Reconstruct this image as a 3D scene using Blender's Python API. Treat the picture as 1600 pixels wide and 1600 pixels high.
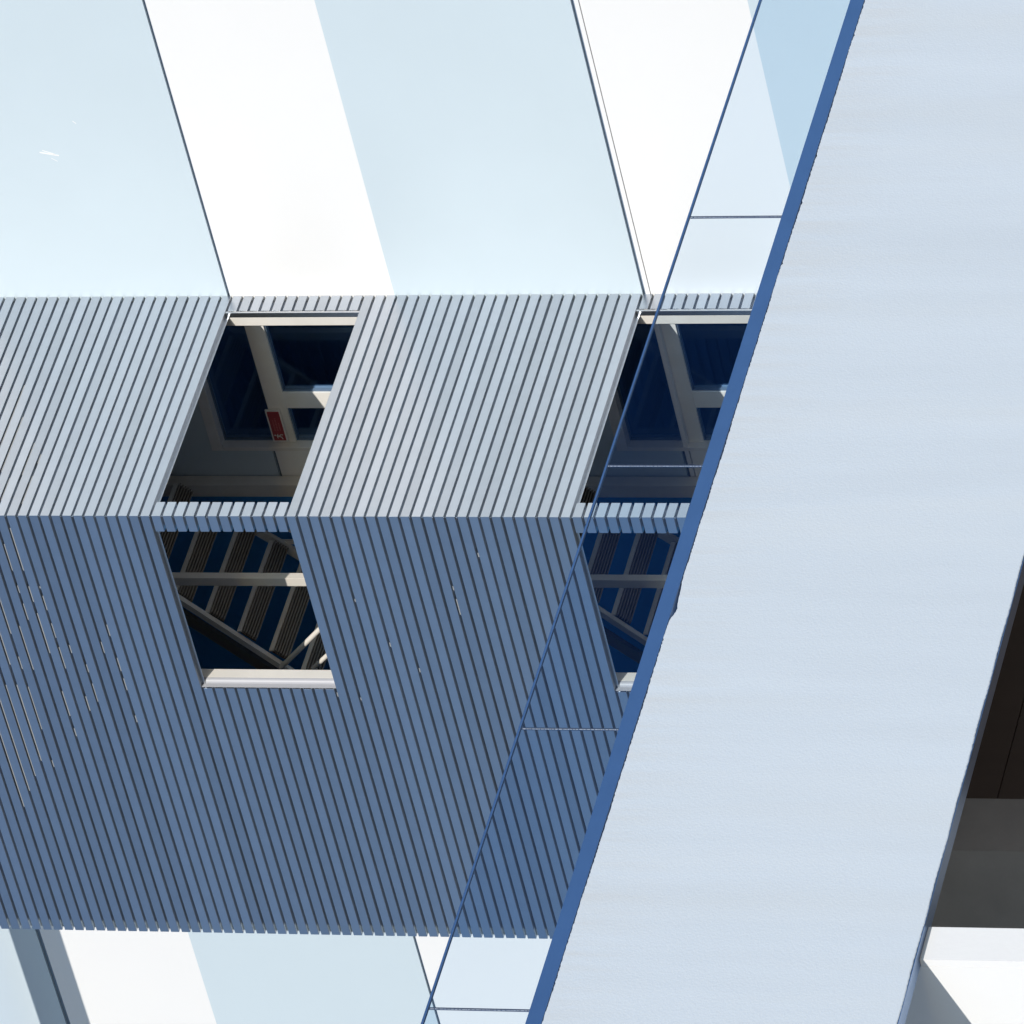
import bpy, bmesh, math, random
from mathutils import Vector, Matrix
random.seed(7)
R = math.radians
scene = bpy.context.scene
for o in list(bpy.data.objects):
    bpy.data.objects.remove(o)

# ------------------------------------------------------------------ camera
# A long lens looking up at a facade; the photograph is turned a quarter turn,
# so the building's "up" points to the left of the picture.
CAM = Vector((36.8799, -40.4711, -17.1231))
FW = Vector((-0.64305792, 0.70658092, 0.29533019))
IX = Vector((-0.19682361, 0.22019713, -0.9553919))
IY = Vector((-0.74009255, -0.67250028, -0.0025277))
cd = bpy.data.cameras.new('camera')
cam = bpy.data.objects.new('camera', cd)
scene.collection.objects.link(cam)
cd.sensor_width = 36.0
cd.lens = 36.0 * 12891.9 / 1600.0
cd.clip_start = 0.5
cd.clip_end = 3000
m = Matrix((IX, -IY, -FW)).transposed().to_4x4()
m.translation = CAM
cam.matrix_world = m
scene.camera = cam

# ------------------------------------------------------------------ light
SUN_AZ, SUN_EL = R(41.5), R(14.5)          # azimuth right of the facade's normal
SUN_DIR = Vector((math.sin(SUN_AZ) * math.cos(SUN_EL), -math.cos(SUN_AZ) * math.cos(SUN_EL), math.sin(SUN_EL)))
world = bpy.data.worlds.new('World')
scene.world = world
world.use_nodes = True
wn = world.node_tree
sky = wn.nodes.new('ShaderNodeTexSky')
sky.sky_type = 'NISHITA'
sky.sun_disc = False
sky.sun_elevation = SUN_EL
sky.sun_rotation = math.pi - SUN_AZ
sky.altitude = 50
sky.air_density = 0.8
sky.dust_density = 0.1
sky.ozone_density = 3.0
bg = wn.nodes['Background']
bg.inputs['Strength'].default_value = 0.15
wn.links.new(sky.outputs[0], bg.inputs[0])

sd = bpy.data.lights.new('sun', 'SUN')
sd.energy = 4.0
sd.angle = R(0.5)
sd.color = (1.0, 0.95, 0.875)
sun = bpy.data.objects.new('sun', sd)
scene.collection.objects.link(sun)
sun.rotation_euler = SUN_DIR.to_track_quat('Z', 'Y').to_euler()
sun.location = (30, -30, 20)

scene.view_settings.view_transform = 'Standard'
scene.view_settings.look = 'None'
scene.view_settings.exposure = 0.0
scene.view_settings.gamma = 1.0
scene.render.engine = 'CYCLES'
scene.render.resolution_x = 1024
scene.render.resolution_y = 1024
scene.cycles.max_bounces = 10
scene.cycles.transparent_max_bounces = 16

# ------------------------------------------------------------------ helpers
col = scene.collection

def empty(name, loc=(0, 0, 0), rz=0.0):
    o = bpy.data.objects.new(name, None)
    o.location = loc
    o.rotation_euler = (0, 0, rz)
    o.empty_display_size = 0.2
    col.objects.link(o)
    return o

def tag(o, label, cat, group=None):
    o['label'] = label
    o['category'] = cat
    o['kind'] = 'thing'
    if group:
        o['group'] = group
    return o

class MB:
    def __init__(self):
        self.v = []
        self.f = []
    def add(self, vs, fs):
        n = len(self.v)
        self.v += [tuple(v) for v in vs]
        self.f += [tuple(i + n for i in f) for f in fs]
        return self
    def box(self, a, b):
        x0, y0, z0 = a
        x1, y1, z1 = b
        vs = [(x0, y0, z0), (x1, y0, z0), (x1, y1, z0), (x0, y1, z0), (x0, y0, z1), (x1, y0, z1), (x1, y1, z1), (x0, y1, z1)]
        return self.add(vs, [(0, 3, 2, 1), (4, 5, 6, 7), (0, 1, 5, 4), (1, 2, 6, 5), (2, 3, 7, 6), (3, 0, 4, 7)])
    def bar(self, p, q, w, h, up=Vector((0, 1, 0))):
        # rectangular bar from p to q, w along 'up', h across it
        p, q = Vector(p), Vector(q)
        d = (q - p).normalized()
        s = d.cross(up).normalized()
        u = s.cross(d).normalized()
        vs = []
        for c in (p, q):
            for a, b in ((-1, -1), (1, -1), (1, 1), (-1, 1)):
                vs.append(c + s * (a * h / 2) + u * (b * w / 2))
        return self.add(vs, [(0, 1, 2, 3), (7, 6, 5, 4), (0, 4, 5, 1), (1, 5, 6, 2), (2, 6, 7, 3), (3, 7, 4, 0)])
    def tube(self, p, q, r, n=12):
        p, q = Vector(p), Vector(q)
        d = (q - p).normalized()
        a = Vector((0, 0, 1)) if abs(d.z) < .9 else Vector((1, 0, 0))
        s = d.cross(a).normalized()
        u = s.cross(d)
        vs = []
        for c in (p, q):
            for i in range(n):
                t = 2 * math.pi * i / n
                vs.append(c + s * (r * math.cos(t)) + u * (r * math.sin(t)))
        fs = [(i, (i + 1) % n, n + (i + 1) % n, n + i) for i in range(n)]
        fs += [tuple(range(n - 1, -1, -1)), tuple(range(n, 2 * n))]
        return self.add(vs, fs)
    def build(self, name, mat, parent=None, bevel=0.0, smooth=False):
        me = bpy.data.meshes.new(name)
        me.from_pydata(self.v, [], self.f)
        bm = bmesh.new()
        bm.from_mesh(me)
        bmesh.ops.recalc_face_normals(bm, faces=bm.faces)
        if bevel:
            bmesh.ops.bevel(bm, geom=list(bm.edges), offset=bevel, segments=2, affect='EDGES', profile=0.6)
        bm.to_mesh(me)
        bm.free()
        if smooth:
            for pl in me.polygons:
                pl.use_smooth = True
        me.materials.append(mat)
        o = bpy.data.objects.new(name, me)
        col.objects.link(o)
        if parent:
            o.parent = parent
        return o

# ------------------------------------------------------------------ materials
def mat(name, color, rough=0.6, metal=0.0, var=0.06, vscale=3.0, bump=0.0, bscale=200.0, stretch=(1, 1, 1), objrand=0.0, spec=0.5, rvar=0.0, warm=None, wscale=1.2, specks=False, topstain=None):
    M = bpy.data.materials.new(name)
    M.use_nodes = True
    nt = M.node_tree
    b = nt.nodes['Principled BSDF']
    tc = nt.nodes.new('ShaderNodeTexCoord')
    mp = nt.nodes.new('ShaderNodeMapping')
    mp.inputs['Scale'].default_value = stretch
    nt.links.new(tc.outputs['Object'], mp.inputs[0])
    nz = nt.nodes.new('ShaderNodeTexNoise')
    nz.inputs['Scale'].default_value = vscale
    nz.inputs['Detail'].default_value = 6
    nz.inputs['Roughness'].default_value = 0.6
    nt.links.new(mp.outputs[0], nz.inputs['Vector'])
    mr = nt.nodes.new('ShaderNodeMapRange')
    mr.inputs[1].default_value = 0.25
    mr.inputs[2].default_value = 0.75
    mr.inputs[3].default_value = 1 - var
    mr.inputs[4].default_value = 1 + var
    nt.links.new(nz.outputs[0], mr.inputs[0])
    last = mr.outputs[0]
    if objrand:
        oi = nt.nodes.new('ShaderNodeObjectInfo')
        m2 = nt.nodes.new('ShaderNodeMapRange')
        m2.inputs[3].default_value = 1 - objrand
        m2.inputs[4].default_value = 1 + objrand
        nt.links.new(oi.outputs['Random'], m2.inputs[0])
        mu = nt.nodes.new('ShaderNodeMath')
        mu.operation = 'MULTIPLY'
        nt.links.new(last, mu.inputs[0])
        nt.links.new(m2.outputs[0], mu.inputs[1])
        last = mu.outputs[0]
    vm = nt.nodes.new('ShaderNodeVectorMath')
    vm.operation = 'SCALE'
    vm.inputs[0].default_value = color
    nt.links.new(last, vm.inputs['Scale'])
    colout = vm.outputs[0]
    if warm:
        n3 = nt.nodes.new('ShaderNodeTexNoise')
        n3.inputs['Scale'].default_value = wscale
        n3.inputs['Detail'].default_value = 5
        nt.links.new(mp.outputs[0], n3.inputs['Vector'])
        m4 = nt.nodes.new('ShaderNodeMapRange')
        m4.inputs[1].default_value = 0.5
        m4.inputs[2].default_value = 0.8
        m4.inputs[4].default_value = 0.6
        nt.links.new(n3.outputs[0], m4.inputs[0])
        mx = nt.nodes.new('ShaderNodeMix')
        mx.data_type = 'RGBA'
        nt.links.new(m4.outputs[0], mx.inputs[0])
        nt.links.new(colout, mx.inputs[6])
        mx.inputs[7].default_value = (*warm, 1)
        colout = mx.outputs[2]
    if specks:      # rare pale scuffs
        n6 = nt.nodes.new('ShaderNodeTexNoise')
        n6.inputs['Scale'].default_value = 34
        n6.inputs['Detail'].default_value = 2
        nt.links.new(tc.outputs['Object'], n6.inputs['Vector'])
        m6 = nt.nodes.new('ShaderNodeMapRange')
        m6.inputs[1].default_value = 0.755
        m6.inputs[2].default_value = 0.80
        m6.inputs[4].default_value = 0.7
        nt.links.new(n6.outputs[0], m6.inputs[0])
        x6 = nt.nodes.new('ShaderNodeMix')
        x6.data_type = 'RGBA'
        nt.links.new(m6.outputs[0], x6.inputs[0])
        nt.links.new(colout, x6.inputs[6])
        x6.inputs[7].default_value = (.80, .80, .80, 1)
        colout = x6.outputs[2]
    if topstain:    # run-off stains below the upper edge
        sx = nt.nodes.new('ShaderNodeSeparateXYZ')
        nt.links.new(tc.outputs['Object'], sx.inputs[0])
        m7 = nt.nodes.new('ShaderNodeMapRange')
        m7.inputs[1].default_value = -.55
        m7.inputs[2].default_value = 0.0
        m7.inputs[3].default_value = 0.05
        nt.links.new(sx.outputs[2], m7.inputs[0])
        p7 = nt.nodes.new('ShaderNodeMapping')
        p7.inputs['Scale'].default_value = (1, 7, .5)
        nt.links.new(tc.outputs['Object'], p7.inputs[0])
        n7 = nt.nodes.new('ShaderNodeTexNoise')
        n7.inputs['Scale'].default_value = 1.3
        n7.inputs['Detail'].default_value = 7
        n7.inputs['Roughness'].default_value = 0.65
        nt.links.new(p7.outputs[0], n7.inputs['Vector'])
        q7 = nt.nodes.new('ShaderNodeMapRange')
        q7.inputs[1].default_value = 0.42
        q7.inputs[2].default_value = 0.75
        nt.links.new(n7.outputs[0], q7.inputs[0])
        u7 = nt.nodes.new('ShaderNodeMath')
        u7.operation = 'MULTIPLY'
        nt.links.new(m7.outputs[0], u7.inputs[0])
        nt.links.new(q7.outputs[0], u7.inputs[1])
        x7 = nt.nodes.new('ShaderNodeMix')
        x7.data_type = 'RGBA'
        nt.links.new(u7.outputs[0], x7.inputs[0])
        nt.links.new(colout, x7.inputs[6])
        x7.inputs[7].default_value = (*topstain, 1)
        colout = x7.outputs[2]
    nt.links.new(colout, b.inputs['Base Color'])
    b.inputs['Roughness'].default_value = rough
    b.inputs['Metallic'].default_value = metal
    b.inputs['Specular IOR Level'].default_value = spec
    if rvar:
        m5 = nt.nodes.new('ShaderNodeMapRange')
        m5.inputs[1].default_value = 0.3
        m5.inputs[2].default_value = 0.7
        m5.inputs[3].default_value = rough - rvar
        m5.inputs[4].default_value = rough + rvar
        nt.links.new(nz.outputs[0], m5.inputs[0])
        nt.links.new(m5.outputs[0], b.inputs['Roughness'])
    if bump:
        n2 = nt.nodes.new('ShaderNodeTexNoise')
        n2.inputs['Scale'].default_value = bscale
        n2.inputs['Detail'].default_value = 4
        nt.links.new(mp.outputs[0] if stretch == (1, 1, 1) else tc.outputs['Object'], n2.inputs['Vector'])
        bp = nt.nodes.new('ShaderNodeBump')
        bp.inputs['Strength'].default_value = bump
        bp.inputs['Distance'].default_value = 0.01
        nt.links.new(n2.outputs[0], bp.inputs['Height'])
        nt.links.new(bp.outputs[0], b.inputs['Normal'])
    return M

M_white = mat('white_panel_paint', (.83, .82, .805), rough=.45, var=.012, vscale=.8, bump=.03, bscale=60)
M_blue = mat('pale_blue_panel_paint', (.575, .660, .705), rough=.45, var=.02, vscale=.8, bump=.03, bscale=60)
M_joint = mat('joint_profile_metal', (.16, .22, .30), rough=.5, metal=.3, var=.05)
M_slat = mat('anodised_aluminium', (.448, .482, .530), rough=.30, metal=.93, var=.04, vscale=7, objrand=.07)
M_trim = mat('aluminium_trim', (.52, .53, .55), rough=.34, metal=1.0, var=.03, vscale=8)
M_greytrim = mat('grey_painted_trim', (.40, .40, .42), rough=.45, var=.03)
M_edge = mat('aluminium_channel', (.31, .43, .64), rough=.32, metal=1.0, var=.06, vscale=3, bump=.08, bscale=80)
M_cream = mat('cream_painted_steel', (.70, .665, .61), rough=.5, var=.05, vscale=5, warm=(.52, .46, .38), wscale=2.0)
M_frame = mat('white_window_frame', (.78, .76, .73), rough=.4, var=.04, vscale=6, warm=(.66, .60, .5), wscale=2.5)
M_tread = mat('brown_grey_stair_plank', (.24, .205, .165), rough=.6, var=.08, vscale=3)
M_rib = mat('dark_stair_groove', (.07, .06, .05), rough=.7, var=.08, vscale=3)
M_blueshade = mat('blue_shade_paint', (.05, .31, .70), rough=.6, var=.06)  # blue-tinted shade of the pale inner wall, put into the colour
M_stucco = mat('pale_blue_stucco', (.592, .655, .722), topstain=(.575, .60, .62), rough=.85, var=.045, vscale=1.0, bump=.16, bscale=70, stretch=(1, 2.2, .25), warm=(.60, .64, .67), wscale=.9)
M_pierwhite = mat('white_render', (.82, .82, .82), rough=.8, var=.01, bump=.1, bscale=30)
M_grey = mat('grey_concrete', (.46, .425, .39), rough=.8, var=.22, vscale=1.2, bump=.15, bscale=30)
M_brown = mat('dark_brown_cladding', (.115, .082, .064), rough=.55, var=.2, vscale=1.5, stretch=(1, 1, .2))
M_deck = mat('deck_concrete', (.20, .19, .18), rough=.8, var=.1)
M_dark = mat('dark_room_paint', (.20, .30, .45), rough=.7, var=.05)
M_red = mat('red_sign_print', (.33, .05, .06), rough=.45, var=.04)
M_signwhite = mat('white_sign_print', (.75, .73, .70), rough=.5, var=.02)
M_signtext = mat('faded_sign_lettering', (.50, .16, .17), rough=.5, var=.02)
M_glint = mat('groove_glint_paint', (.30, .305, .30), rough=.5, var=.05)  # pale colour standing in for glints of sun in the grooves
M_seal = mat('glass_joint_seal', (.04, .06, .11), rough=.5, var=.2, vscale=60)
M_seal2 = mat('pale_joint_seal', (.38, .42, .48), rough=.5, var=.4, vscale=60)
M_ground = mat('pale_paving', (.36, .32, .27), rough=.9, var=.1, vscale=.3)

def glass(name, tint, refl=1.0, coat=(.9, .95, 1)):
    M = bpy.data.materials.new(name)
    M.use_nodes = True
    nt = M.node_tree
    nt.nodes.clear()
    out = nt.nodes.new('ShaderNodeOutputMaterial')
    tr = nt.nodes.new('ShaderNodeBsdfTransparent')
    tr.inputs[0].default_value = (*tint, 1)
    gl = nt.nodes.new('ShaderNodeBsdfGlossy')
    gl.inputs['Roughness'].default_value = 0.01
    gl.inputs[0].default_value = (*coat, 1)
    lw = nt.nodes.new('ShaderNodeLayerWeight')
    lw.inputs['Blend'].default_value = 0.5
    pw = nt.nodes.new('ShaderNodeMath')
    pw.operation = 'POWER'
    pw.inputs[1].default_value = 5.0
    nt.links.new(lw.outputs['Facing'], pw.inputs[0])
    mu = nt.nodes.new('ShaderNodeMath')
    mu.operation = 'MULTIPLY_ADD'
    mu.inputs[1].default_value = 0.96 * refl
    mu.inputs[2].default_value = 0.04 * refl
    nt.links.new(pw.outputs[0], mu.inputs[0])
    mx = nt.nodes.new('ShaderNodeMixShader')
    nt.links.new(mu.outputs[0], mx.inputs[0])
    nt.links.new(tr.outputs[0], mx.inputs[1])
    nt.links.new(gl.outputs[0], mx.inputs[2])
    nt.links.new(mx.outputs[0], out.inputs[0])
    return M
M_railglass = glass('blue_tinted_glass', (.895, .946, .982), .5, (.20, .46, 1))
M_winglass = glass('window_glass', (.72, .82, .92), 2.4, (.45, .70, 1))

# ------------------------------------------------------------------ ground
GZ = -18.75
g = MB().box((-500, -500, GZ - .5), (500, 500, GZ)).build('ground', M_ground)
g['kind'] = 'structure'

# ------------------------------------------------------------------ building wall
D = 2.370            # wall plane (Y)
W = 4.160            # width of the tower's front face
H = 3.095            # storey height
Z1 = 2.480           # head of the upper opening
PITCH = H / 37
GAP = 0.0185
XL, XR = -13.0, 4.9
wall = empty('building_wall', (0, D, GZ))
tag(wall, 'flat wall of long white and pale blue panels behind the slatted tower', 'wall')

WX0, WX1 = -1.500, -0.12          # window opening in the wall
WZ = [(2.97, .95), (2.97 - H - .02, .95 - H)]

def wallbox(mb, x0, x1, z0, z1, d0=0.0):
    mb.box((x0, d0, z0 - GZ), (x1, d0 + .06, z1 - GZ))

def panel(z0, z1, material):
    mb = MB()
    cuts = [(max(z0, b), min(z1, t)) for t, b in WZ if min(z1, t) - max(z0, b) > .005]
    if not cuts:
        wallbox(mb, XL, XR, z0, z1)
    else:
        wallbox(mb, XL, WX0, z0, z1)
        wallbox(mb, WX1, XR, z0, z1)
        z = z1
        for a, b in sorted(cuts, reverse=True):
            if z - b > .005:
                wallbox(mb, WX0, WX1, b, z)
            z = a
        if z - z0 > .005:
            wallbox(mb, WX0, WX1, z0, z)
    return mb.build('wall_panel', material, wall)

JOINT = [5.594, 2.4856, -.6474, -3.755, -6.86, -9.97, -13.07, -16.18]
PAINT = [4.355, 1.2337, -1.894, -5.0, -8.1, -11.2, -14.3, -17.4]
panel(7.47, 8.72, M_white)
panel(JOINT[0] + .036, 7.468, M_blue)
for i in range(len(JOINT)):
    jz, pz = JOINT[i], PAINT[i]
    wz = jz
    if i == 2:
        # this joint carries an extra narrow white cover strip
        MB().box((XL, -.004, jz - .036 - GZ), (XR, .05, jz - .004 - GZ)).build('cover_strip', M_white, wall)
        wz = jz - .042
    panel(pz, wz, M_white)
    nb = (JOINT[i + 1] + .021) if i + 1 < len(JOINT) else GZ + .01
    panel(nb, pz, M_blue)
for i, jz in enumerate(JOINT):
    w = .036 if i == 0 else .021
    mb = MB()
    segs = [(XL, XR)]
    for t, b in WZ:
        if b < jz < t:
            segs = [(XL, WX0), (WX1, XR)]
    for a, c in segs:
        mb.box((a, .022, jz - .05 - GZ), (c, .058, jz + w + .01 - GZ))
    mb.build('joint_profile', M_joint, wall)
MB().box((XR + .002, -.02, 0), (XR + .09, 1.5, 27.5)).build('corner_panel', M_blue, wall)
MB().box((XL, -.05, 27.475), (XR + .12, 1.5, 27.6)).build('coping', M_joint, wall)

# old scuff marks on the pale panel
def un_wall(x, y):
    d = FW + IX * ((x - 800) / 12891.9) + IY * ((y - 800) / 12891.9)
    t = (D - CAM.y) / d.y
    return CAM + d * t
for (xa, ya, xb, yb, w) in ((62, 238, 92, 243, .012), (66, 235, 86, 241, .007), (80, 247, 90, 252, .004), (113, 189, 119, 193, .006)):
    p, q = un_wall(xa, ya), un_wall(xb, yb)
    MB().bar((p.x, -.0006, p.z - GZ), (q.x, -.0006, q.z - GZ), .001, w).build('scuff_mark', M_white, wall)

# windows in the wall, seen through the openings of the tower's side
for k in range(2):
    dz = -H * k - (0.02 if k else 0)
    fr = MB()
    YR = .065                                  # sashes sit back in the frame
    def fb(x0, x1, z0, z1, a=YR - .012, b=YR + .07):
        fr.box((x0, a, z0 + dz - GZ), (x1, b, z1 + dz - GZ))
    fb(WX0, WX1, 2.885, 2.97, -.010)           # top rail
    fb(WX0, WX0 + .034, .95, 2.885, -.010)     # jamb
    fb(WX1 - .07, WX1, .95, 2.885, -.010)
    fb(WX0 + .034, WX1 - .07, 2.323, 2.470)    # transom
    fb(-1.138, -.985, .95, 2.323, YR - .009)   # mullion
    fb(WX0 + .034, WX1 - .07, .95, 1.05, YR - .009)
    f = fr.build('window_frame', M_frame, wall, bevel=.003)
    PANES = ((WX0 + .034, WX1 - .07, 2.470, 2.885), (WX0 + .034, -1.138, 1.05, 2.323), (-.985, WX1 - .07, 1.05, 2.323))
    for (x0, x1, z0, z1) in PANES:
        MB().box((x0 - .004, YR + .03, z0 + dz - GZ - .004), (x1 + .004, YR + .038, z1 + dz - GZ + .004)).build('pane', M_winglass, f)
    # dark beads round the panes
    bd = MB()
    for (x0, x1, z0, z1) in PANES:
        s = .009
        zz0, zz1 = z0 + dz - GZ, z1 + dz - GZ
        ya, yb = YR + .004, YR + .0295
        bd.box((x0, ya, zz0), (x1, yb, zz0 + s)).box((x0, ya, zz1 - s), (x1, yb, zz1))
        bd.box((x0, ya, zz0 + s), (x0 + s, yb, zz1 - s)).box((x1 - s, ya, zz0 + s), (x1, yb, zz1 - s))
    bd.build('glazing_bead', M_joint, f)
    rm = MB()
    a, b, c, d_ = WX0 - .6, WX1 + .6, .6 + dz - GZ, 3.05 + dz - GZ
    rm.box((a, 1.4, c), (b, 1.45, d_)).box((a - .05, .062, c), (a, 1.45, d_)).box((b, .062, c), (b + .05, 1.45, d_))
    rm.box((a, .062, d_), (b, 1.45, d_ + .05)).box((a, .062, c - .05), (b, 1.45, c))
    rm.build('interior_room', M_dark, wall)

# ------------------------------------------------------------------ slatted stair tower
TZ0 = -3.72
tower = empty('stair_tower', (0, 0, TZ0))
tag(tower, 'projecting stair tower clad in narrow aluminium slats with square openings', 'tower')
T = 0.044            # board thickness
LIP = 0.0035

def slat(face, s0, s1, zb, corner0=False, lip1=0.024, lip0=0.0):
    """board along one face. s = distance from the tower's corner; face 'F' runs to -X, 'R' to +Y."""
    h = PITCH - GAP
    n = max(2, int((s1 - s0) / .6) + 1)
    L = s1 - s0
    tilt = random.uniform(-.0012, .0012)
    e_ = .0028
    outer = [(.0016, .0), (.0, .0016), (.0, h - .0016), (.0016, h), (T, h), (T, h - e_), (e_, h - e_), (e_, e_), (T, e_), (T, .0)]
    v, fcs = [], []
    m_ = len(outer)
    jog = [random.uniform(-.0007, .0007) for _ in range(n + 1)]
    off = random.uniform(-.0006, .0006)
    for i in range(n + 1):
        s = s0 + L * i / n
        for (d, z) in outer:
            ss = s
            if i == 0 and corner0:
                ss = s + d + .0004
            zz = zb + z + jog[i] + (tilt * (s - s0) / max(L, .5))
            dd = d + (off if d > 0.0 else off)
            v.append((-ss, dd, zz) if face == 'F' else (-dd, ss, zz))
    for i in range(n):
        for j in range(m_):
            a, b = i * m_ + j, i * m_ + (j + 1) % m_
            fcs.append((a, b, b + m_, a + m_))
    fcs.append(tuple(range(m_)))
    fcs.append(tuple(reversed(range(n * m_, n * m_ + m_))))
    mb = MB().add(v, fcs)
    # recessed tongue that closes the groove below the board
    a0 = s0 + (T + .002 if corner0 else lip0)
    a1 = s1 - lip1
    if a1 - a0 > .01:
        z0, z1 = zb - GAP - .004, zb - .0005
        if face == 'F':
            mb.box((-a1, T - LIP + .001, z0), (-a0, T + .001, z1))
        else:
            mb.box((-T - .001, a0, z0), (-T + LIP - .001, a1, z1))
    # place relative to the tower's base
    mb.v = [(x, y, z - TZ0) for x, y, z in mb.v]
    return mb.build('slat', M_slat, tower)

R0, R1 = .1475, 2.205      # opening on the side face (distance from the corner)
F0, F1 = .1477, 1.668      # opening on the front face
def in_open(k):
    # k = 0 for the board directly under the head
    return 0 <= k % 37 < 12 and (0 <= k < 12 or 37 <= k < 49)
KTOP, KBOT = -34, 74
for k in range(KTOP, KBOT):
    zb = Z1 - (k + 1) * PITCH      # underside of board k ; board k top = Z1 - GAP - k*PITCH
    head = (k % 37 == 36 and k in (-1, 36))
    if in_open(k):
        slat('R', 0, R0, zb, True, .026)
        slat('R', R1, D - .004, zb, False, .018, .006)
        slat('F', 0, F0, zb, True, .022)
        slat('F', F1, W, zb, False, .020, .0)
    else:
        slat('R', 0, D - .004, zb, True, .018)
        slat('F', 0, W, zb, True, .020)

# added pale strips whose colour imitates sunlit glints in the grooves
def un_front(x, y):
    d = FW + IX * ((x - 800) / 12891.9) + IY * ((y - 800) / 12891.9)
    t = -CAM.y / d.y
    return CAM + d * t
def un_side(x, y):
    d = FW + IX * ((x - 800) / 12891.9) + IY * ((y - 800) / 12891.9)
    t = -CAM.x / d.x
    return CAM + d * t
strip_used = []
def strip(k, sa, sb, face):
    for (k2, a2, b2, f2) in strip_used:
        if k2 == k and f2 == face and sa < b2 + .02 and sb > a2 - .02:
            return
    strip_used.append((k, sa, sb, face))
    z = Z1 - (k + 1) * PITCH - GAP
    z0, z1 = z + .003 - TZ0, z + .0110 - TZ0
    if face == 'F':
        MB().box((-sb, .0105, z0), (-sa, .0150, z1)).build('glint_strip', M_glint, tower)
    else:
        MB().box((-.0150, sa, z0), (-.0105, sb, z1)).build('glint_strip', M_glint, tower)
for (x, y0, y1) in ((2, 985, 1040), (4, 852, 893), (17, 852, 893), (30, 827, 893), (14, 933, 992), (36, 945, 970), (47, 980, 1048), (24, 917, 928), (43, 918, 942), (62, 960, 1022), (72, 933, 955), (84, 976, 998), (98, 1013, 1046), (6, 1000, 1040), (30, 1028, 1047), (60, 1075, 1141), (52, 1075, 1165), (40, 1072, 1190), (30, 1072, 1214), (22, 1075, 1237), (14, 1100, 1262), (100, 1082, 1120), (132, 1090, 1112), (150, 1070, 1098), (176, 978, 995), (182, 1030, 1050), (168, 1005, 1022), (64, 918, 921), (704, 918, 924), (711, 938, 962), (648, 1046, 1052), (600, 1006, 1012), (520, 1084, 1090), (570, 1092, 1096), (742, 866, 872), (556, 938, 942), (118, 1010, 1022), (136, 1040, 1052), (192, 1062, 1080), (205, 1120, 1130), (116, 1140, 1152), (88, 1190, 1200)):
    ym = .5 * (y0 + y1)
    P = un_front(x, ym)
    k = round((Z1 - P.z - GAP / 2) / PITCH - 1)
    sa, sb = -un_front(x - (ym - y0) * .29, y0).x, -un_front(x + (y1 - ym) * .29, y1).x
    strip(k, sa, sb, 'F')
for (x, y0, y1) in ((8, 600, 738), (24, 650, 735), (42, 690, 740), (40, 742, 785), (14, 745, 780), (60, 708, 722)):
    ym = .5 * (y0 + y1)
    P = un_side(x, ym)
    k = round((Z1 - P.z - GAP / 2) / PITCH - 1)
    strip(k, un_side(x, y1).y, un_side(x, y0).y, 'R')

# linings of the openings, posts and rails behind the boards
for n in range(2):
    zt, zb = Z1 - H * n, Z1 - H * n - 12 * PITCH - GAP
    a, b = zb - TZ0, zt - TZ0
    MB().box((-.048, R1 - .021, a - .05), (-.004, R1 - .003, b - .002)).build('edge_trim', M_trim, tower, bevel=.002)
    MB().box((-.125, R1 - .021, a - .3), (-.050, R1 + .06, b + .3)).build('lining_post', M_cream, tower, bevel=.002)
    e = MB()
    pts = []
    for i in range(13):                     # rounded nosing
        t = i / 12 * math.pi / 2
        pts.append((-F1 + .033 * math.sin(t), T + .0015 + .033 * (1 - math.cos(t))))
    pts += [(-F1 - .03, T + .0345), (-F1 - .03, T + .0015)]
    nn = len(pts)
    e.add([(x, y, a) for x, y in pts] + [(x, y, b) for x, y in pts], [(i, (i + 1) % nn, nn + (i + 1) % nn, nn + i) for i in range(nn)] + [tuple(range(nn)), tuple(range(nn, 2 * nn))])
    e.build('edge_trim', M_greytrim, tower)
    MB().box((-F1 + .0008, .010, a), (-F1 + .004, T + .001, b)).build('edge_trim', M_greytrim, tower)
    MB().box((-F1 - .06, T + .036, a - .3), (-F1 + .033, T + .122, b + .3)).build('lining_post', M_cream, tower, bevel=.002)
    # tall post in the middle of the tower
for X, Y, w, dd in ((-1.594, 1.08, .075, .062),):
    MB().box((X - w, Y, .01), (X, Y + dd, 5.0 - TZ0)).build('inner_post', M_cream, tower, bevel=.003)
MB().box((-1.86, D - .115, .01), (-1.745, D - .012, 5.28 - TZ0)).build('wall_post', M_cream, tower, bevel=.003)
MB().box((-W + .002, .033, .01), (-W + .06, D - .003, 5.32 - TZ0)).build('side_wall', M_blue, tower)
MB().box((-W + .062, D - .012, .01), (-1.865, D - .002, 5.28 - TZ0)).build('blue_shade_panel', M_blueshade, tower)  # added sheet, coloured as the pale wall looks in shade
MB().box((-W, .0, 5.36 - TZ0), (0, D - .003, 5.5 - TZ0)).build('roof_cap', M_trim, tower)
MB().box((-W + .06, .04, .0), (-.04, D - .01, .06)).build('base_slab', M_deck, tower)

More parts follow.
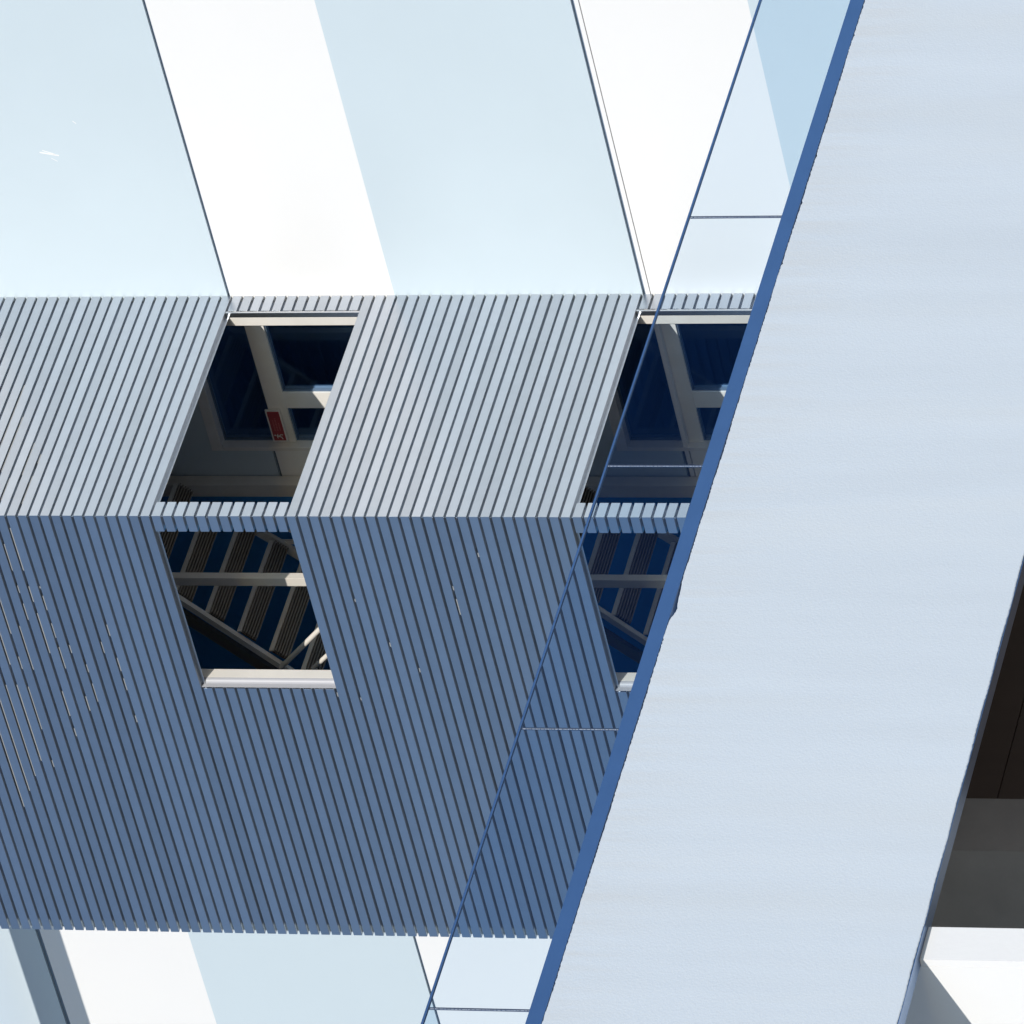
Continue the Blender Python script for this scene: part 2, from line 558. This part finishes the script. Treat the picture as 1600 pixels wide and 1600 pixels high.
# ------------------------------------------------------------------ staircase inside
stair = empty('metal_staircase', (-2.2, 1.65, TZ0 + .06))
tag(stair, 'brown grey metal staircase with ribbed treads and pale rails inside the slatted tower', 'staircase')
SO = Vector((-2.2, 1.65, TZ0 + .06))
def sv(x, y, z):
    return (x - SO.x, y - SO.y, z - SO.z)
def sbuild(mb, name, material, **kw):
    mb.v = [(x - SO.x, y - SO.y, z - SO.z) for x, y, z in mb.v]
    return mb.build(name, material, stair, **kw)
G, RS = .190, .204
tread_mesh = None
for n in range(2):
    dz = -H * n
    for i in range(-6, 7):
        X = -2.182 - G * i
        z = 2.623 + dz - RS * i
        if X - .12 < -W + .07 or z < TZ0 + .3:
            continue
        if tread_mesh is None:
            mb = MB()
            L2 = .49
            def prism(pts):
                k_ = len(pts)
                mb.add([(x, -L2, zz) for x, zz in pts] + [(x, L2, zz) for x, zz in pts], [(q, (q + 1) % k_, k_ + (q + 1) % k_, k_ + q) for q in range(k_)] + [tuple(range(k_)), tuple(range(k_, 2 * k_))])
            e0, e1 = Vector((-.0125, -.030)), Vector((-.098, -.126))
            dv = (e1 - e0).normalized()
            nv = Vector((-dv.y, dv.x))
            if nv.y > 0:
                nv = -nv
            for r_ in range(6):                                                     # ribs, proud of the dark pan
                a_ = e0 + (e1 - e0) * ((r_ + .22) / 6)
                b_ = e0 + (e1 - e0) * ((r_ + .72) / 6)
                prism([tuple(a_ + nv * .0003), tuple(b_ + nv * .0003), tuple(b_ + nv * .024), tuple(a_ + nv * .024)])
            o = mb.build('tread', M_tread, stair)
            tread_mesh = o.data
            ea = MB().box((-.012, -.49, -.034), (0, .49, 0)).build('edge_angle', M_cream, o)
            edge_mesh = ea.data
            mb = MB()
            prism([tuple(e0 - nv * .012), tuple(e1 - nv * .012), tuple(e1), tuple(e0)])
            pn = mb.build('tread_pan', M_rib, o)
            pan_mesh = pn.data
        else:
            o = bpy.data.objects.new('tread', tread_mesh)
            col.objects.link(o)
            o.parent = stair
            ea = bpy.data.objects.new('edge_angle', edge_mesh)
            col.objects.link(ea)
            ea.parent = o
            pn = bpy.data.objects.new('tread_pan', pan_mesh)
            col.objects.link(pn)
            pn.parent = o
        o.location = sv(X, 1.64, z)
    def line(p, q, x):
        t = (x - p[0]) / (q[0] - p[0])
        return p[1] + t * (q[1] - p[1]) + dz
    fa, fb_ = (-1.802, 3.0226), (-2.50, 2.3426)
    sbuild(MB().bar((-1.3, 1.12, line(fa, fb_, -1.3)), (-2.52, 1.12, line(fa, fb_, -2.52)), .04, .046), 'stringer', M_cream)
    ba, bb = (-2.1246, 2.70), (-2.3448, 2.455)
    sbuild(MB().bar((-2.0, 2.165, line(ba, bb, -2.0)), (-3.3, 2.165, line(ba, bb, -3.3)), .03, .075), 'stringer', M_cream)
    sbuild(MB().bar((-2.0, 2.200, line(ba, bb, -2.0) - .22), (-3.3, 2.200, line(ba, bb, -3.3) - .22), .025, .03), 'bracket_rail', M_cream)
    for xx in (-2.06, -2.245, -2.43):
        sbuild(MB().bar((xx, 2.185, line(ba, bb, xx)), (xx, 2.185, line(ba, bb, xx) - .22), .025, .03), 'upright', M_cream)
    la, lb = (-3.1638, 3.2863), (-3.503, 2.9478)
    sbuild(MB().bar((-2.6, 2.15, line(la, lb, -2.6)), (-4.0, 2.15, line(la, lb, -4.0)), .04, .09), 'landing_beam', M_tread)
    sbuild(MB().bar((-2.50, 1.125, 2.335 + dz), (-3.3, 1.125, 1.555 + dz), .03, .035), 'stringer', M_cream)
    sbuild(MB().tube((-2.50, 1.10, 2.342 + dz), (-1.95, 1.10, 1.795 + dz), .020), 'hand_rail', M_cream, smooth=False)
    sbuild(MB().tube((-2.75, 1.19, 2.305 + dz), (-2.1, 1.19, 1.62 + dz), .018), 'hand_rail', M_cream)

# ------------------------------------------------------------------ red sign on the window
for n in range(1):
    sg = empty('exit_sign', (-1.29, D + .035, 2.432))
    tag(sg, 'small red sign with white border and running figure on the window frame', 'sign')
    MB().box((-.155, -.004, -.058), (.155, .008, .058)).build('backing', M_signwhite, sg)
    MB().box((-.140, -.0065, -.046), (.140, -.0045, .046)).build('red_face', M_red, sg)
    ic = MB()
    cx = -.098
    y0, y1 = -.0095, -.007
    def seg(p, q, w):
        p, q = Vector((p[0], 0, p[1])), Vector((q[0], 0, q[1]))
        d = (q - p).normalized()
        s = Vector((-d.z, 0, d.x)) * w / 2
        vs = [p - s, q - s, q + s, p + s]
        ic.add([(v.x + cx, y0, v.z) for v in vs] + [(v.x + cx, y1, v.z) for v in vs], [(0, 1, 2, 3), (7, 6, 5, 4), (0, 4, 5, 1), (1, 5, 6, 2), (2, 6, 7, 3), (3, 7, 4, 0)])
    seg((0, -.004), (.006, .018), .012)
    seg((.004, .014), (.022, .006), .006)
    seg((.004, .016), (-.018, .012), .006)
    seg((0, -.002), (.018, -.016), .007)
    seg((.016, -.014), (.014, -.032), .006)
    seg((0, -.002), (-.010, -.020), .007)
    seg((-.010, -.018), (-.028, -.024), .006)
    ic.tube((cx + .010, y0, .029), (cx + .010, y1, .029), .0065, 10)
    ic.build('running_figure', M_signwhite, sg)
    tx = MB()
    for (x, z, w) in ((-.045, .018, .10), (-.045, -.002, .12), (-.045, -.022, .07)):
        xx = x
        while xx < x + w:
            ww = random.uniform(.006, .012)
            tx.box((xx, -.0080, z - .005), (xx + ww * .7, -.007, z + .005))
            xx += ww + .003
    tx.build('lettering', M_signtext, sg)

# ------------------------------------------------------------------ balcony parapet with glass rail
K = 0.952
P0 = Vector((4.853, -5.276, -3.618))
ROT = R(1.15)
bal = empty('balcony_parapet', P0, ROT)
tag(bal, 'large pale blue stucco balcony parapet with metal edge channel and glass rail in the foreground', 'balcony')
def kb(mb):
    mb.v = [(x * K, y * K, z * K) for x, y, z in mb.v]
    return mb
U0, U1 = -6.6, 7.98
# stucco face with an uneven upper and lower edge
NS = 900
mb = MB()
vs = []
ph = [random.uniform(0, 6.28) for _ in range(8)]
def edge_noise(u):
    s = .0018 * math.sin(u * 2.1 + ph[0]) + .0012 * math.sin(u * 5.3 + ph[1]) + .0010 * math.sin(u * 13 + ph[2])
    s += random.uniform(-.0022, .0022) - (.006 if random.random() < .012 else 0)
    s -= .022 * math.exp(-((u + .93) / .07) ** 2) + .012 * math.exp(-((u + .80) / .12) ** 2)
    return s
for i in range(NS + 1):
    u = U0 + (U1 - U0) * i / NS
    zt = edge_noise(u)
    zb = -2.144 + random.uniform(-.0015, .0015) + .002 * math.sin(u * 9)
    fr_ = .007
    vs += [(fr_ - .003, u, zb), (fr_, u, zb + .006), (fr_, u, zt - .005), (fr_ - .004, u, zt), (-.11, u, zt), (-.11, u, zb)]
fs = []
for i in range(NS):
    for j in range(6):
        a, b = i * 6 + j, i * 6 + (j + 1) % 6
        fs.append((a, b, b + 6, a + 6))
fs += [tuple(range(6)), tuple(range(NS * 6, NS * 6 + 6))]
kb(mb.add(vs, fs)).build('parapet_wall', M_stucco, bal)
kb(MB().box((-.109, U0, -2.1505), (.001, U1, -2.1465))).build('underside_shade_strip', M_edge, bal)  # added dark blue metal strip imitating shade on the parapet's underside
# channel: front plate, then the slot that holds the glass
ch = MB()
ch.box((-.012, U0, .012), (0, U1, .107)).box((-.075, U0, .012), (-.063, U1, .10)).box((-.1, U0, .009), (.0, U1, .0118))
kb(ch).build('edge_channel', M_edge, bal)
js = [5.45, 2.992, .4869, -1.9853, -4.4425]
edges = [U1] + js + [U0]
for i in range(len(edges) - 1):
    b, a = edges[i], edges[i + 1]
    kb(MB().box((-.044, a + .005, .03), (-.034, b - .005, .748))).build('glass_pane', M_railglass, bal)
for u in js:
    s = MB()
    kb(s.box((-.046, u - .0046, .03), (-.032, u + .0046, .745))).build('joint_seal', M_seal, bal)
    s2 = MB()
    zz = .11
    while zz < .74:
        l = random.uniform(.012, .03)
        s2.box((-.0345, u - .0095, zz), (-.0325, u - .0052, min(zz + l * .8, .745)))
        zz += l
    kb(s2).build('sealant_bead', M_seal2, bal)
kb(MB().box((-.050, U0, .7485), (-.030, U1, .764))).build('top_rail', M_edge, bal, bevel=.002)
dk = MB()
dk.box((-11.0, U0 + .05, -.35), (-.112, 5.36, -.112)).box((-4.85, 5.362, -.35), (-.112, U1, -.112))
kb(dk).build('deck_slab', M_deck, bal)

# ------------------------------------------------------------------ piers and wall under the balcony
ZG = (GZ - P0.z) / K
base = P0 + Matrix.Rotation(ROT, 4, 'Z') @ (Vector((-1.5, -3.8, ZG)) * K)
wp = empty('white_pier', base, ROT)
tag(wp, 'bright white rendered pier under the end of the pale blue balcony', 'pier')
def rel(mb, c):
    mb.v = [((x - c[0]) * K, (y - c[1]) * K, (z - c[2]) * K) for x, y, z in mb.v]
    return mb
c = (-1.5, -3.8, ZG)
rel(MB().box((-3.0, -3.927, ZG), (-.116, -3.648, -.353)), c).build('pier_shaft', M_pierwhite, wp)
rel(MB().box((-.114, -3.926, ZG), (-.06, -3.649, -2.152)), c).build('pier_edge', M_pierwhite, wp)
c = (-2.5, -1.2, ZG)
gp = empty('grey_pier', P0 + Matrix.Rotation(ROT, 4, 'Z') @ (Vector(c) * K), ROT)
tag(gp, 'shaded grey concrete pier behind the white pier under the balcony', 'pier')
rel(MB().box((-4.0, -1.475, ZG), (-1.5, -1.0, -.353)), c).build('pier_shaft', M_grey, gp, bevel=.006)
c = (-2.7, 2.0, ZG)
bw = empty('dark_wall', P0 + Matrix.Rotation(ROT, 4, 'Z') @ (Vector(c) * K), ROT)
tag(bw, 'dark brown clad wall deep in the shade under the balcony', 'wall')
for i in range(10):
    z0 = -.355 - .55 * (i + 1)
    rel(MB().box((-2.75, -.98, z0 + .008), (-2.60, 5.7, z0 + .55)), c).build('cladding_board', M_brown, bw)
rel(MB().box((-2.9, -.98, ZG), (-2.752, 5.7, -.36)), c).build('backing_wall', M_brown, bw)

# ------------------------------------------------------------------ unseen beam above the frame, added to cast the shadow band
sb = empty('shadow_casting_beam', (-7.5, D, 5.9))
tag(sb, 'unseen horizontal beam on brackets, added to cast a shadow band on the wall', 'shadow caster')
YB = -1.45
drop = 1.45 * math.tan(SUN_EL) / math.cos(SUN_AZ)
b0, b1 = 5.441 + drop, 5.868 + drop - .015
MB().box((-3.5, YB - .05, b0 - 5.9), (3.2, YB, b1 - 5.9)).build('beam', M_trim, sb, bevel=.003)
for x in (-3.2, 3.05):
    MB().box((x, YB + .002, b0 - 5.8), (x + .06, -.002, b0 - 5.7)).build('bracket', M_trim, sb)
